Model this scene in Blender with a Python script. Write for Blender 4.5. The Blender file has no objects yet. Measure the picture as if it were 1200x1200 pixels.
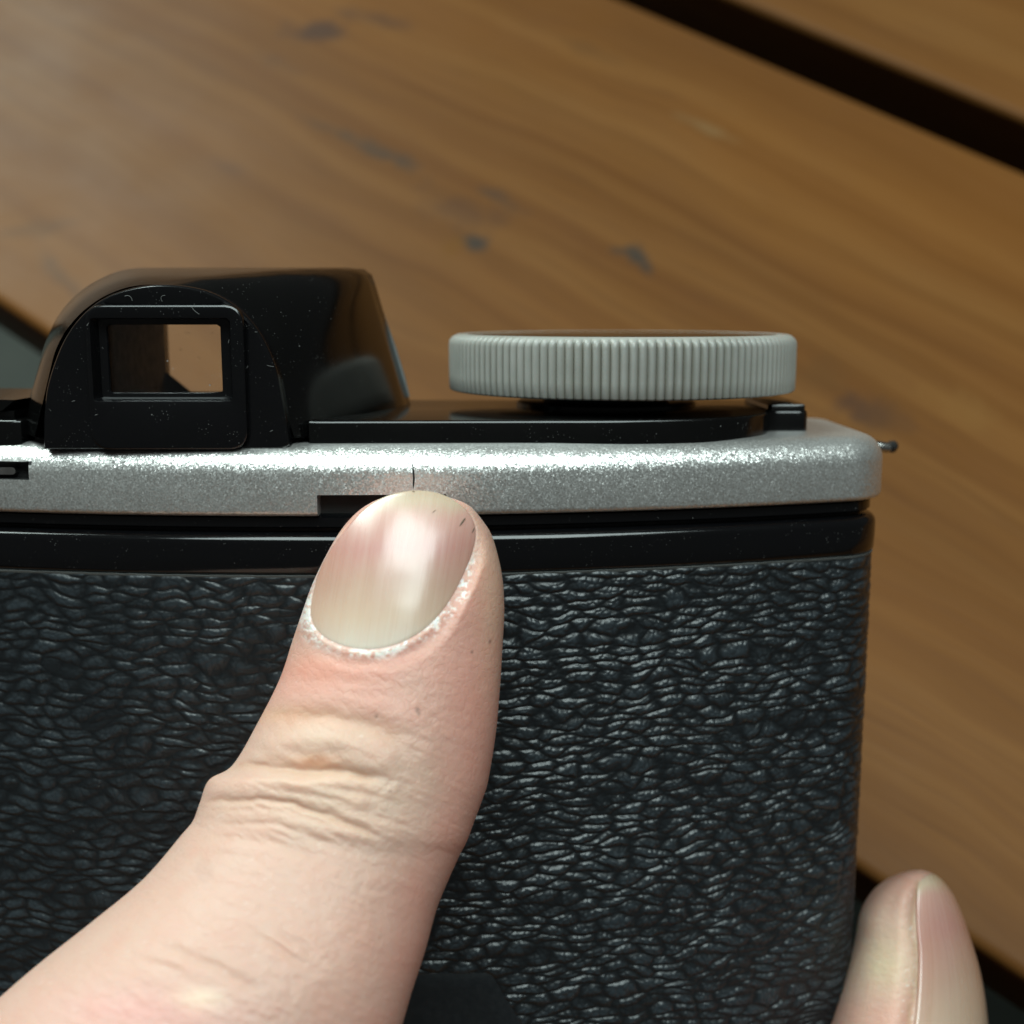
import bpy, bmesh, math, random
import numpy as np
from mathutils import Vector, Matrix

random.seed(5)
rng = np.random.RandomState(7)
R = math.radians
S = bpy.context.scene
COL = S.collection

# ------------------------------------------------------------------ frame of reference
# The film camera is modelled in its own millimetre frame B: X right, Y into the body, Z up.
# It lies tilted back on its lens on a slatted table; the world is in metres, Z up.
TABLE_TOP = 0.45
F_PX, PITCH, DIST = 1400.0, R(9.5), 105.0
TILT = R(47.5)
ORIGIN = Vector((0, 0, TABLE_TOP + 0.067))
ROT = Matrix.Rotation(-TILT, 4, 'X')
B2W = Matrix.Translation(ORIGIN) @ ROT
EYE = np.array([0, -math.cos(PITCH), math.sin(PITCH)]) * DIST      # view point in B

# ------------------------------------------------------------------ camera, light, exposure
cd = bpy.data.cameras.new("view_camera")
cam = bpy.data.objects.new("view_camera", cd)
COL.objects.link(cam)
cd.sensor_width = 36
cd.lens = 36 * F_PX / 1200
cd.clip_start, cd.clip_end = 0.005, 50
cam.matrix_world = B2W @ Matrix.Translation(Vector(EYE) * 0.001) @ Matrix.Rotation(R(90) - PITCH, 4, 'X')
cd.dof.use_dof = True
cd.dof.focus_distance = 0.1025
cd.dof.aperture_fstop = cd.lens / 1.7
S.camera = cam

w = bpy.data.worlds.new("World")
S.world = w
w.use_nodes = True
bg = w.node_tree.nodes["Background"]
bg.inputs[0].default_value = (0.85, 0.88, 0.84, 1)
bg.inputs[1].default_value = 0.06


def area(name, az, el, dist, sx, sy, power, col, spread=180):
    d = bpy.data.lights.new(name, 'AREA')
    d.shape = 'RECTANGLE'
    d.size, d.size_y, d.energy, d.color = sx, sy, power, col
    d.spread = R(spread)
    o = bpy.data.objects.new(name, d)
    COL.objects.link(o)
    v = Vector((math.sin(R(az)) * math.cos(R(el)), math.cos(R(az)) * math.cos(R(el)), math.sin(R(el))))
    o.location = ORIGIN + v * dist
    o.rotation_euler = v.to_track_quat('Z', 'Y').to_euler()
    return o


area("skylight", 24, 83, 1.1, 1.0, 0.58, 16.5, (0.84, 1.0, 0.98))
area("window_light", -38, 34, 2.0, 1.1, 0.8, 42, (0.84, 1.0, 0.95))
S.view_settings.view_transform = 'Standard'
S.view_settings.look = 'None'
S.view_settings.gamma = 1
S.view_settings.exposure = 0.0
S.render.engine = 'CYCLES'
S.cycles.max_bounces = 10
S.cycles.transparent_max_bounces = 12
S.cycles.sample_clamp_indirect = 4


# ------------------------------------------------------------------ helpers
def pt(px, py, y):
    """B-frame point seen at elevation-sheet position (px, py), lying at body depth y (mm)."""
    px, py, y = np.broadcast_arrays(np.asarray(px, float), np.asarray(py, float), np.asarray(y, float))
    cp, sp = math.cos(PITCH), math.sin(PITCH)
    k = (600 - py) / F_PX
    rx, ry, rz = (px - 600) / F_PX, cp + k * sp, -sp + k * cp
    t = (y - EYE[1]) / ry
    return np.stack([t * rx, y, EYE[2] + t * rz], -1)


def sheet(P):
    q = P - EYE
    cp, sp = math.cos(PITCH), math.sin(PITCH)
    d = q[..., 1] * cp - q[..., 2] * sp
    u = q[..., 1] * sp + q[..., 2] * cp
    return 600 + F_PX * q[..., 0] / d, 600 - F_PX * u / d


class M:
    """small node-material builder"""
    def __init__(s, name):
        s.m = bpy.data.materials.new(name)
        s.m.use_nodes = True
        s.n = s.m.node_tree.nodes
        s.b = s.n["Principled BSDF"]

    def node(s, t, ins=None, **kw):
        x = s.n.new(t)
        for k, v in kw.items():
            setattr(x, k, v)
        for k, v in (ins or {}).items():
            s.set(x.inputs[k], v)
        return x

    def set(s, sock, v):
        if isinstance(v, bpy.types.NodeSocket):
            s.m.node_tree.links.new(v, sock)
        else:
            sock.default_value = v

    def p(s, **kw):
        for k, v in kw.items():
            s.set(s.b.inputs[k.replace('_', ' ')], v)
        return s

    def coord(s, which='Object'):
        return s.node('ShaderNodeTexCoord').outputs[which]

    def mapping(s, vec, scale=(1, 1, 1), loc=(0, 0, 0), rot=(0, 0, 0)):
        return s.node('ShaderNodeMapping', {'Vector': vec, 'Scale': scale, 'Location': loc, 'Rotation': rot}).outputs[0]

    def noise(s, vec, scale, detail=3, rough=0.5, dist=0.0):
        return s.node('ShaderNodeTexNoise', {'Vector': vec, 'Scale': scale, 'Detail': detail, 'Roughness': rough, 'Distortion': dist}).outputs['Fac']

    def voronoi(s, vec, scale, feature='F1', out='Distance'):
        return s.node('ShaderNodeTexVoronoi', {'Vector': vec, 'Scale': scale}, feature=feature).outputs[out]

    def ramp(s, fac, stops, interp='LINEAR'):
        r = s.node('ShaderNodeValToRGB', {'Fac': fac})
        r.color_ramp.interpolation = interp
        e = r.color_ramp.elements
        while len(e) < len(stops):
            e.new(0.5)
        for el, (p_, c) in zip(e, stops):
            el.position = p_
            el.color = (c, c, c, 1) if not isinstance(c, tuple) else (*c, 1)
        return r.outputs[0]

    def mix(s, f, a, b, mode='MIX'):
        x = s.node('ShaderNodeMix', data_type='RGBA', blend_type=mode)
        s.set(x.inputs[0], f)
        for sock, v in ((x.inputs[6], a), (x.inputs[7], b)):
            s.set(sock, (*v, 1) if isinstance(v, tuple) and len(v) == 3 else v)
        return x.outputs[2]

    def math(s, op, a, b=0.0, clamp=False):
        x = s.node('ShaderNodeMath', operation=op, use_clamp=clamp)
        s.set(x.inputs[0], a)
        s.set(x.inputs[1], b)
        return x.outputs[0]

    def bump(s, h, strength, dist, normal=None):
        ins = {'Height': h, 'Strength': strength, 'Distance': dist}
        if normal is not None:
            ins['Normal'] = normal
        return s.node('ShaderNodeBump', ins).outputs[0]


def rgb(c):
    return (*c, 1)


def tag(o, label=None, cat=None, group=None, kind=None):
    for k, v in (('label', label), ('category', cat), ('group', group), ('kind', kind)):
        if v:
            o[k] = v
    return o


def link(name, me, mat=None, parent=None, smooth=35):
    if mat:
        me.materials.append(mat)
    o = bpy.data.objects.new(name, me)
    COL.objects.link(o)
    if parent:
        o.parent = parent
    if smooth:
        me.polygons.foreach_set('use_smooth', [True] * len(me.polygons))
        if smooth < 180:
            me.set_sharp_from_angle(angle=R(smooth))
    return o


def mesh_from(name, verts, faces, scale=0.001):
    me = bpy.data.meshes.new(name)
    me.from_pydata([tuple(v) for v in np.asarray(verts) * scale], [], faces)
    me.validate()
    bm = bmesh.new()
    bm.from_mesh(me)
    bmesh.ops.recalc_face_normals(bm, faces=bm.faces)
    bm.to_mesh(me)
    bm.free()
    return me


def grid_mesh(name, P, scale=0.001, wrap=False, flip=False):
    """quad grid from an array (n, m, 3)"""
    n, m = P.shape[:2]
    me = bpy.data.meshes.new(name)
    idx = np.arange(n * m).reshape(n, m)
    if wrap:
        idx = np.concatenate([idx, idx[:, :1]], 1)
    q = np.stack([idx[:-1, :-1], idx[:-1, 1:], idx[1:, 1:], idx[1:, :-1]], -1).reshape(-1, 4)
    if flip:
        q = q[:, ::-1]
    me.vertices.add(n * m)
    me.vertices.foreach_set('co', (P * scale).astype(np.float32).ravel())
    me.loops.add(q.size)
    me.loops.foreach_set('vertex_index', q.astype(np.int32).ravel())
    me.polygons.add(len(q))
    me.polygons.foreach_set('loop_start', np.arange(0, q.size, 4, dtype=np.int32))
    me.update(calc_edges=True)
    me.validate()
    return me


def add_color(me, name, rgbarr):
    a = me.color_attributes.new(name, 'FLOAT_COLOR', 'POINT')
    c = np.ones((len(me.vertices), 4), np.float32)
    c[:, :3] = rgbarr.reshape(-1, 3)
    a.data.foreach_set('color', c.ravel())


def loft(name, loops, cap0=True, cap1=True, scale=0.001):
    """loops: list of (k,3) arrays with equal k"""
    k = len(loops[0])
    v = np.concatenate(loops)
    fs = []
    for i in range(len(loops) - 1):
        a, b = i * k, (i + 1) * k
        for j in range(k):
            j2 = (j + 1) % k
            fs.append((a + j, a + j2, b + j2, b + j))
    if cap0:
        fs.append(tuple(range(k))[::-1])
    if cap1:
        fs.append(tuple(range((len(loops) - 1) * k, len(loops) * k)))
    return mesh_from(name, v, fs, scale)


def offset(poly, d):
    """inward offset of a dense closed counter-clockwise polyline (k,2)"""
    t = np.roll(poly, -1, 0) - np.roll(poly, 1, 0)
    t /= np.linalg.norm(t, axis=1, keepdims=True) + 1e-9
    n = np.stack([-t[:, 1], t[:, 0]], 1)
    return poly + n * d


def fillet(pts, radii, seg=10):
    """closed polygon with rounded corners, resampled along its straight edges"""
    out = []
    k = len(pts)
    P = [np.array(p, float) for p in pts]
    for i in range(k):
        a, b, c = P[i - 1], P[i], P[(i + 1) % k]
        r = radii[i] if hasattr(radii, '__len__') else radii
        if r <= 0:
            out.append(b)
            continue
        u, v = a - b, c - b
        lu, lv = np.linalg.norm(u), np.linalg.norm(v)
        r = min(r, lu * .49, lv * .49)
        p0, p1 = b + u / lu * r, b + v / lv * r
        for s in np.linspace(0, 1, seg):
            k_ = .5523
            q0, q1 = p0 + (b - p0) * k_, p1 + (b - p1) * k_
            out.append((1 - s) ** 3 * p0 + 3 * (1 - s) ** 2 * s * q0 + 3 * (1 - s) * s * s * q1 + s ** 3 * p1)
    return np.array(out)


def resample(poly, n, closed=True):
    p = np.vstack([poly, poly[:1]]) if closed else poly
    d = np.concatenate([[0], np.cumsum(np.linalg.norm(np.diff(p, axis=0), axis=1))])
    s = np.linspace(0, d[-1], n, endpoint=not closed)
    return np.stack([np.interp(s, d, p[:, i]) for i in range(p.shape[1])], 1)


def stack(name, outline, levels, scale=0.001):
    """closed solid: the plan outline at each (inset, z)"""
    loops = []
    for ins, z in levels:
        q = offset(outline, ins)
        loops.append(np.column_stack([q, np.full(len(q), z)]))
    return loft(name, loops, scale=scale)


def rrect(x0, z0, x1, z1, r, y, n=48):
    q = resample(fillet([(x0, z0), (x1, z0), (x1, z1), (x0, z1)], r, 8), n)
    return np.column_stack([q[:, 0], np.full(n, y), q[:, 1]])


def box_mesh(name, x0, x1, y0, y1, z0, z1, bev=0.15, seg=2, scale=0.001):
    bm = bmesh.new()
    bmesh.ops.create_cube(bm, size=1)
    for v in bm.verts:
        v.co = Vector(((x0 + x1) / 2 + v.co.x * (x1 - x0), (y0 + y1) / 2 + v.co.y * (y1 - y0), (z0 + z1) / 2 + v.co.z * (z1 - z0)))
    if bev:
        bmesh.ops.bevel(bm, geom=bm.edges[:], offset=bev, segments=seg, affect='EDGES', profile=.6)
    for v in bm.verts:
        v.co *= scale
    me = bpy.data.meshes.new(name)
    bm.to_mesh(me)
    bm.free()
    return me


def cut(o, boxes):
    """real notches: exact boolean against boxes (mm bounds), applied"""
    tmp = []
    for b in boxes:
        me = box_mesh("cutter", *b, bev=0)
        c = bpy.data.objects.new("cutter", me)
        COL.objects.link(c)
        c.matrix_world = o.matrix_world
        md = o.modifiers.new("cut", 'BOOLEAN')
        md.object, md.operation, md.solver = c, 'DIFFERENCE', 'EXACT'
        tmp.append(c)
    bpy.context.view_layer.update()
    for c in tmp:
        c.matrix_world = o.matrix_world
    bpy.context.view_layer.update()
    ev = o.evaluated_get(bpy.context.evaluated_depsgraph_get())
    me = bpy.data.meshes.new_from_object(ev)
    o.modifiers.clear()
    old = o.data
    o.data = me
    bpy.data.meshes.remove(old)
    for c in tmp:
        m_ = c.data
        bpy.data.objects.remove(c)
        bpy.data.meshes.remove(m_)
    me.polygons.foreach_set('use_smooth', [True] * len(me.polygons))
    me.set_sharp_from_angle(angle=R(35))
    me.materials.append(MATTE)
    for p in me.polygons:
        c_ = [x * 1000 for x in p.center]
        for b in boxes:
            if all(b[2 * i] - .01 <= c_[i] <= b[2 * i + 1] + .01 for i in range(3)) and (abs(p.normal.y) > .9 and c_[1] > b[3] - .05 or p.normal.z < -.5 or b[1] < -40):
                p.material_index = 1


def vnoise(x, y, seed, period=256):
    """smooth 2-D value noise in -1..1"""
    r = np.random.RandomState(seed).uniform(-1, 1, (period, period))
    xi, yi = np.floor(x).astype(int), np.floor(y).astype(int)
    fx, fy = x - xi, y - yi
    fx, fy = fx * fx * fx * (fx * (fx * 6 - 15) + 10), fy * fy * fy * (fy * (fy * 6 - 15) + 10)
    g = lambda a, b: r[a % period, b % period]
    return (g(xi, yi) * (1 - fx) + g(xi + 1, yi) * fx) * (1 - fy) + (g(xi, yi + 1) * (1 - fx) + g(xi + 1, yi + 1) * fx) * fy


def cells(x, y, seed, jit=0.9, period=256):
    """F1 and F2 distances of a jittered unit grid"""
    r = np.random.RandomState(seed)
    jx, jy = r.uniform(-.5, .5, (period, period)) * jit, r.uniform(-.5, .5, (period, period)) * jit
    xi, yi = np.floor(x).astype(int), np.floor(y).astype(int)
    f1 = np.full(x.shape, 9.0)
    f2 = np.full(x.shape, 9.0)
    for dy in (-1, 0, 1):
        for dx in (-2, -1, 0, 1, 2):
            a, b = xi + dx, yi + dy
            sh = .5 * (b % 2)
            d = np.hypot(a + .5 + jx[a % period, b % period] + sh - x, b + .5 + jy[a % period, b % period] - y)
            f2 = np.minimum(f2, np.maximum(f1, d))
            f1 = np.minimum(f1, d)
    return f1, f2


def sstep(a, b, x):
    t = np.clip((x - a) / (b - a), 0, 1)
    return t * t * (3 - 2 * t)


def polydist(X, Y, poly, closed):
    """unsigned distance to a polyline, and the inside mask if closed"""
    p = np.asarray(poly, float)
    q = np.roll(p, -1, 0) if closed else p[1:]
    p = p if closed else p[:-1]
    d = np.full(X.shape, 1e9)
    ins = np.zeros(X.shape, bool)
    for (x0, y0), (x1, y1) in zip(p, q):
        ex, ey = x1 - x0, y1 - y0
        t = np.clip(((X - x0) * ex + (Y - y0) * ey) / (ex * ex + ey * ey + 1e-9), 0, 1)
        d = np.minimum(d, np.hypot(X - x0 - t * ex, Y - y0 - t * ey))
        if closed:
            c = (y0 > Y) != (y1 > Y)
            ins ^= c & (X < ex * (Y - y0) / (ey + 1e-12) + x0)
    return d, ins


def chaikin(p, n=3, closed=True):
    p = np.asarray(p, float)
    for _ in range(n):
        q = np.roll(p, -1, 0) if closed else p[1:]
        a = p if closed else p[:-1]
        r = np.empty((2 * len(a), 2))
        r[0::2], r[1::2] = .75 * a + .25 * q, .25 * a + .75 * q
        p = r if closed else np.vstack([p[:1], r, p[-1:]])
    return p


def spline(tab, s):
    """Catmull-Rom through rows of tab at integer parameters"""
    tab = np.asarray(tab, float)
    n = len(tab)
    i = np.clip(np.floor(s).astype(int), 0, n - 2)
    f = (s - i)[:, None]
    g = lambda k: tab[np.clip(k, 0, n - 1)]
    p0, p1, p2, p3 = g(i - 1), g(i), g(i + 1), g(i + 2)
    return .5 * (2 * p1 + (p2 - p0) * f + (2 * p0 - 5 * p1 + 4 * p2 - p3) * f ** 2 + (3 * p1 - p0 - 3 * p2 + p3) * f ** 3)


# ------------------------------------------------------------------ materials
def mat_silver():
    m = M("satin_silver")
    c = m.coord()
    n1 = m.noise(c, 5200, 2, .6)
    v = m.voronoi(c, 8200, out='Color')
    v2 = m.voronoi(c, 5000, out='Color')
    vm = lambda op, *a_: m.node('ShaderNodeVectorMath', dict(enumerate(a_)), operation=op)
    nrm = m.node('ShaderNodeNewGeometry').outputs['Normal']
    d1 = vm('SUBTRACT', v, (.5, .5, .5)).outputs[0]
    d2 = vm('SUBTRACT', v2, (.5, .5, .5)).outputs[0]
    d1 = vm('MULTIPLY', d1, (.25, .25, .25)).outputs[0]
    d2 = vm('MULTIPLY', d2, (.14, .14, .14)).outputs[0]
    b2 = vm('NORMALIZE', vm('ADD', nrm, vm('ADD', d1, d2).outputs[0]).outputs[0]).outputs[0]
    col = m.ramp(n1, [(.3, (.54, .53, .51)), (.7, (.76, .75, .73))])
    dirt = m.ramp(m.noise(c, 260, 4, .6), [(.35, .93), (.6, 1.0)])
    m.p(Base_Color=m.mix(1.0, col, dirt, 'MULTIPLY'), Metallic=.80, Roughness=.36, Normal=b2)
    return m.m


def mat_gloss(name, base=(.003, .003, .0035), rough=.09, specks=.5, coat=0.0, seedloc=(0, 0, 0)):
    """black moulded plastic with fine dust, hairline scuffs and a faint orange-peel"""
    m = M(name)
    c = m.mapping(m.coord(), loc=seedloc)
    sp = m.voronoi(c, 900)
    big = m.noise(c, 330, 2, .5)
    dust = m.math('MULTIPLY', m.ramp(sp, [(.035, 1.0), (.07, 0.0)]), m.ramp(big, [(.54, 0.0), (.66, .8)]))
    sp2 = m.ramp(m.voronoi(c, 3600), [(.08, 1.0), (.16, 0.0)])
    dust = m.math('MAXIMUM', dust, m.math('MULTIPLY', sp2, m.ramp(m.noise(c, 700, 2), [(.52, 0.0), (.68, .55)])))
    dust = m.math('MULTIPLY', dust, specks)
    smear = m.noise(c, 220, 4, .65)
    m.p(Base_Color=m.mix(dust, base, (.42, .42, .40)), Roughness=m.math('ADD', m.math('MULTIPLY', smear, .10), rough - .03),
        IOR=1.5, Normal=m.bump(m.noise(c, 1600, 2), .04, .0001))
    return m.m


def mat_leather():
    m = M("black_leatherette")
    c = m.coord()
    n = m.noise(c, 2600, 4, .6)
    h = m.node('ShaderNodeAttribute', attribute_name='relief').outputs['Fac']
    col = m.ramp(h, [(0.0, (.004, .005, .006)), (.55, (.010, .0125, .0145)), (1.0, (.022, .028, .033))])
    dust = m.math('MULTIPLY', m.ramp(m.voronoi(c, 1500), [(.06, 1.0), (.1, 0.0)]), m.ramp(m.noise(c, 400, 2), [(.6, 0.0), (.7, .5)]))
    m.p(Base_Color=m.mix(dust, col, (.25, .26, .26)), Roughness=m.ramp(n, [(.3, .30), (.7, .43)]), IOR=1.5,
        Specular_IOR_Level=.55, Normal=m.bump(n, .25, .00008))
    return m.m


def mat_skin(name, tint=(1, 1, 1)):
    m = M(name)
    c = m.coord()
    a = m.node('ShaderNodeAttribute', attribute_name='pigment_and_light').outputs['Color']
    mott = m.noise(c, 420, 4, .6)
    fine = m.noise(c, 2100, 3, .6)
    vr = m.voronoi(c, 1700, 'DISTANCE_TO_EDGE')
    h = m.math('ADD', m.math('MULTIPLY', fine, .7), m.math('MULTIPLY', m.ramp(vr, [(0, 0.0), (.12, 1.0)]), .35))
    col = m.mix(m.ramp(mott, [(.35, 0.0), (.7, .35)]), a, m.mix(1.0, a, (1.0, .80, .76), 'MULTIPLY'))
    col = m.mix(1.0, col, tint, 'MULTIPLY')
    m.p(Base_Color=col, Roughness=m.ramp(fine, [(.3, .42), (.7, .56)]), Subsurface_Weight=.42, Subsurface_Radius=(1.0, .38, .22),
        Subsurface_Scale=.0022, IOR=1.42, Specular_IOR_Level=.45, Normal=m.bump(h, .42, .00010))
    return m.m


def mat_nail():
    m = M("fingernail")
    uv = m.node('ShaderNodeUVMap', uv_map='UVMap').outputs[0]
    sx = m.node('ShaderNodeSeparateXYZ', {'Vector': uv})
    u, v = sx.outputs[0], sx.outputs[1]
    ridges = m.noise(m.mapping(uv, scale=(30, .7, 1)), 1.0, 2, .45)
    cloud = m.noise(m.mapping(uv, scale=(6, 3.0, 1), loc=(3, 1, 0)), 1.0, 3, .55)
    vv = m.math('ADD', v, m.math('MULTIPLY', m.math('SUBTRACT', cloud, .5), .12))
    col = m.ramp(vv, [(0.0, (.46, .345, .25)), (.07, (.52, .385, .275)), (.17, (.54, .30, .245)), (.36, (.51, .255, .22)),
                      (.58, (.52, .33, .25)), (.78, (.60, .43, .32)), (.95, (.64, .53, .44))])
    side = m.ramp(m.math('ABSOLUTE', m.math('SUBTRACT', u, .5)), [(.26, 0.0), (.46, .8)])
    col = m.mix(m.math('MULTIPLY', side, m.ramp(v, [(.15, 0.0), (.4, .7), (.8, .35)])), col, (.42, .20, .14))
    col = m.mix(m.ramp(ridges, [(.45, 0.0), (.75, .12)]), col, (.62, .50, .42))
    m.p(Base_Color=col, Roughness=m.ramp(ridges, [(.3, .24), (.7, .33)]), Subsurface_Weight=.25, Subsurface_Radius=(1, .5, .35),
        Subsurface_Scale=.0010, IOR=1.5, Specular_IOR_Level=.55, Coat_Weight=.8, Coat_Roughness=.26, Normal=m.bump(ridges, .045, .0002))
    return m.m


def mat_dial():
    m = M("warm_grey_plastic")
    c = m.coord()
    n = m.noise(c, 900, 4, .6)
    g = m.ramp(m.noise(c, 220, 3), [(.3, (.262, .258, .235)), (.7, (.312, .305, .282))])
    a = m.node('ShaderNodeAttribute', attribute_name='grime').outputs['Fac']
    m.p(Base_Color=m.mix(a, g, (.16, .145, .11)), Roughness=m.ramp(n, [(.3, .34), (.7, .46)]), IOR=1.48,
        Subsurface_Weight=.08, Subsurface_Scale=.0006, Normal=m.bump(n, .08, .0001))
    return m.m


def mat_plain(name, col, rough, metal=0.0, bump=.1, scale=900):
    m = M(name)
    c = m.coord()
    n = m.noise(c, scale, 4, .6)
    a = tuple(x * .82 for x in col)
    m.p(Base_Color=m.ramp(n, [(.3, a), (.7, tuple(col))]), Roughness=m.ramp(n, [(.3, rough * .85), (.7, min(1, rough * 1.15))]), Metallic=metal,
        Normal=m.bump(n, bump, .0001))
    return m.m


def mat_glass():
    m = M("finder_glass")
    c = m.coord()
    dust = m.math('MULTIPLY', m.ramp(m.voronoi(c, 1100), [(.07, 1.0), (.11, 0.0)]), m.ramp(m.noise(c, 420, 2), [(.55, 0.0), (.65, .8)]))
    m.p(Base_Color=m.mix(dust, (1, 1, 1), (.2, .2, .2)), Roughness=.02, IOR=1.45, Transmission_Weight=m.math('SUBTRACT', 1.0, dust))
    return m.m


SILVER = mat_silver()
GLOSS = mat_gloss("glossy_black_plastic")
GLOSS2 = mat_gloss("eyepiece_black_plastic", (.003, .003, .0035), .16, .6, seedloc=(.3, .1, 0))
COVER = mat_gloss("cover_black_plastic", (.002, .002, .002), .15, .5, seedloc=(.1, .4, .2))
MATTE = mat_plain("matte_black_recess", (.006, .006, .006), .6)
LEATHER = mat_leather()
BADGE = mat_plain("smooth_black_patch", (.010, .012, .014), .45, bump=.15, scale=1800)
SKIN = mat_skin("skin")
NAIL = mat_nail()
DIAL = mat_dial()
DISC = mat_plain("brown_black_dial_face", (.020, .017, .014), .16)
STEEL = mat_plain("bright_steel", (.72, .72, .70), .22, 1.0)
DARKSTEEL = mat_plain("blackened_pin_end", (.05, .05, .05), .35, .6)
GLASS = mat_glass()
LINT = mat_plain("pale_lint", (.26, .26, .25), .8)


# ------------------------------------------------------------------ table and floor
FLOOR_M = M("stone_floor")
c_ = FLOOR_M.coord()
FLOOR_M.p(Base_Color=FLOOR_M.ramp(FLOOR_M.noise(c_, 9, 5), [(.3, (.028, .034, .028)), (.7, (.055, .06, .048))]), Roughness=.8)
fl = link('floor', grid_mesh('floor', np.array([[(x, y, 0) for x in (-6, 6)] for y in (-6, 6)], float), 1.0), FLOOR_M.m)
tag(fl, kind='structure')

GDIR = R(-36.3)                                   # direction of the slats in plan
GU = Vector((math.cos(GDIR), math.sin(GDIR), 0))
GV = Vector((-math.sin(GDIR), math.cos(GDIR), 0))


def mat_wood(name, stains, shift, knots=()):
    m = M(name)
    c = m.coord()
    info = m.node('ShaderNodeObjectInfo').outputs['Random']
    wob = m.noise(m.mapping(c, scale=(9, 22, 22), loc=shift), 1.0, 3, .5)
    off = m.node('ShaderNodeCombineXYZ', {'X': 0.0, 'Y': m.math('MULTIPLY', m.math('SUBTRACT', wob, .5), .022), 'Z': 0.0}).outputs[0]
    cw = m.node('ShaderNodeVectorMath', {0: c, 1: off}, operation='ADD').outputs[0]
    rings = m.noise(m.mapping(cw, scale=(2.2, 125, 60), loc=shift), 1.0, 2, .45)
    bands = m.noise(m.mapping(cw, scale=(5, 300, 120), loc=shift), 1.0, 3, .6)
    pores = m.noise(m.mapping(cw, scale=(60, 1500, 900), loc=shift), 1.0, 3, .6)
    broad = m.noise(m.mapping(c, scale=(7, 16, 10), loc=shift), 1.0, 3, .5)
    col = m.ramp(rings, [(.28, (.096, .0365, .0095)), (.50, (.119, .0485, .0130)), (.74, (.142, .062, .018))])
    col = m.mix(m.ramp(bands, [(.44, .0), (.62, .42)]), col, (.080, .030, .007))
    col = m.mix(m.ramp(pores, [(.5, 0.0), (.72, .35)]), col, (.066, .026, .010))
    col = m.mix(m.ramp(broad, [(.4, 0.0), (.68, .45)]), col, (.165, .062, .013))
    for (u, v, ru, rv, ang, sc, k) in stains:
        q = m.node('ShaderNodeVectorMath', {0: c, 1: (u, v, 0)}, operation='SUBTRACT').outputs[0]
        q = m.mapping(q, rot=(0, 0, -ang))
        q = m.mapping(q, scale=(1 / ru, 1 / rv, 0))
        ln = m.node('ShaderNodeVectorMath', {0: q}, operation='LENGTH').outputs['Value']
        ln = m.math('ADD', ln, m.math('MULTIPLY', m.math('SUBTRACT', m.noise(c, 190, 4, .6), .5), 1.9))
        col = m.mix(m.math('MULTIPLY', m.ramp(ln, [(.1, 1.0), (1.15, 0.0)], 'EASE'), k * .9), col, sc)
    rough = m.ramp(m.noise(c, 45, 4, .6), [(.3, .42), (.7, .52)])
    h = m.math('ADD', m.math('MULTIPLY', rings, .5), m.math('MULTIPLY', pores, .5))
    m.p(Base_Color=col, Roughness=rough, IOR=1.48, Specular_IOR_Level=.10, Normal=m.bump(h, .25, .0004))
    return m.m


def table_uv(px, py):
    """point of the table top (slat coordinates, m) under elevation-sheet position px, py"""
    a, b = pt(px, py, 0.0), EYE
    A, B = B2W @ Vector(tuple(a * .001)), B2W @ Vector(tuple(b * .001))
    t = (TABLE_TOP - B.z) / (A.z - B.z)
    q = B + (A - B) * t
    return q.dot(GU), q.dot(GV)


table = bpy.data.objects.new('slatted_table', None)
COL.objects.link(table)
tag(table, 'brown wooden table of wide planks with dark gaps between them', 'table')
table.location = (0, 0, 0)
table.rotation_euler = (0, 0, GDIR)
slats = [(-.286, -.149), (-.134, .003), (.0175, .1548), (.170, .308), (.323, .460)]
BLUE, PURP, OCHRE = (.030, .026, .022), (.042, .022, .016), (.11, .045, .008)
spots = [  # px, py, half-length, half-width, angle to grain, colour, strength
    (372, 38, .011, .0050, .5, PURP, .9), (440, 22, .012, .004, .3, PURP, .5), (318, 70, .009, .003, 0, PURP, .35),
    (462, 184, .010, .0028, 0, BLUE, .75), (425, 172, .009, .0022, 0, BLUE, .5), (585, 232, .007, .0024, 0, BLUE, .5), (390, 152, .008, .0022, .1, BLUE, .35),
    (557, 284, .0030, .0028, 0, BLUE, .95), (530, 290, .0030, .0036, 0, OCHRE, .8), (545, 250, .012, .006, .2, PURP, .45),
    (748, 300, .0055, .0026, -.5, BLUE, .95), (725, 294, .003, .002, .4, BLUE, .7), (760, 312, .002, .002, .4, BLUE, .6),
    (1005, 478, .006, .0042, .3, PURP, .95), (1030, 490, .009, .006, .2, (.07, .032, .014), .7), (960, 440, .006, .008, 0, (.08, .036, .012), .5),
    (828, 150, .008, .0022, 0, (.16, .10, .045), .5), (40, 268, .011, .0030, .9, BLUE, .30), (72, 322, .010, .0025, -.2, BLUE, .35),
    (270, 195, .006, .003, .2, PURP, .25), (690, 60, .010, .003, 0, (.07, .032, .012), .4), (1130, 480, .010, .005, 0, (.15, .07, .02), .5)]
for i, (v0, v1) in enumerate(slats):
    st = []
    if i == 2:
        for (px, py, ru, rv, an, sc, k) in spots:
            u, v = table_uv(px, py)
            st.append((u, v - (v0 + v1) / 2, ru, rv, an, sc, k))
    wm = mat_wood('planed_softwood', st, (i * 3.1, i * 1.7, i * .9))
    me = box_mesh('slat', -.62, .62, -(v1 - v0) / 2, (v1 - v0) / 2, -.022, 0, bev=.0018, seg=3, scale=1.0)
    for v_ in me.vertices:
        if v_.co.z < -.012:
            v_.co.y *= 1 - .004 / abs((v1 - v0) / 2)  # undercut added so the walls of the gaps fall dark
    o = link('slat', me, wm, table, smooth=40)
    o.location = (0, (v0 + v1) / 2, TABLE_TOP)
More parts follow.
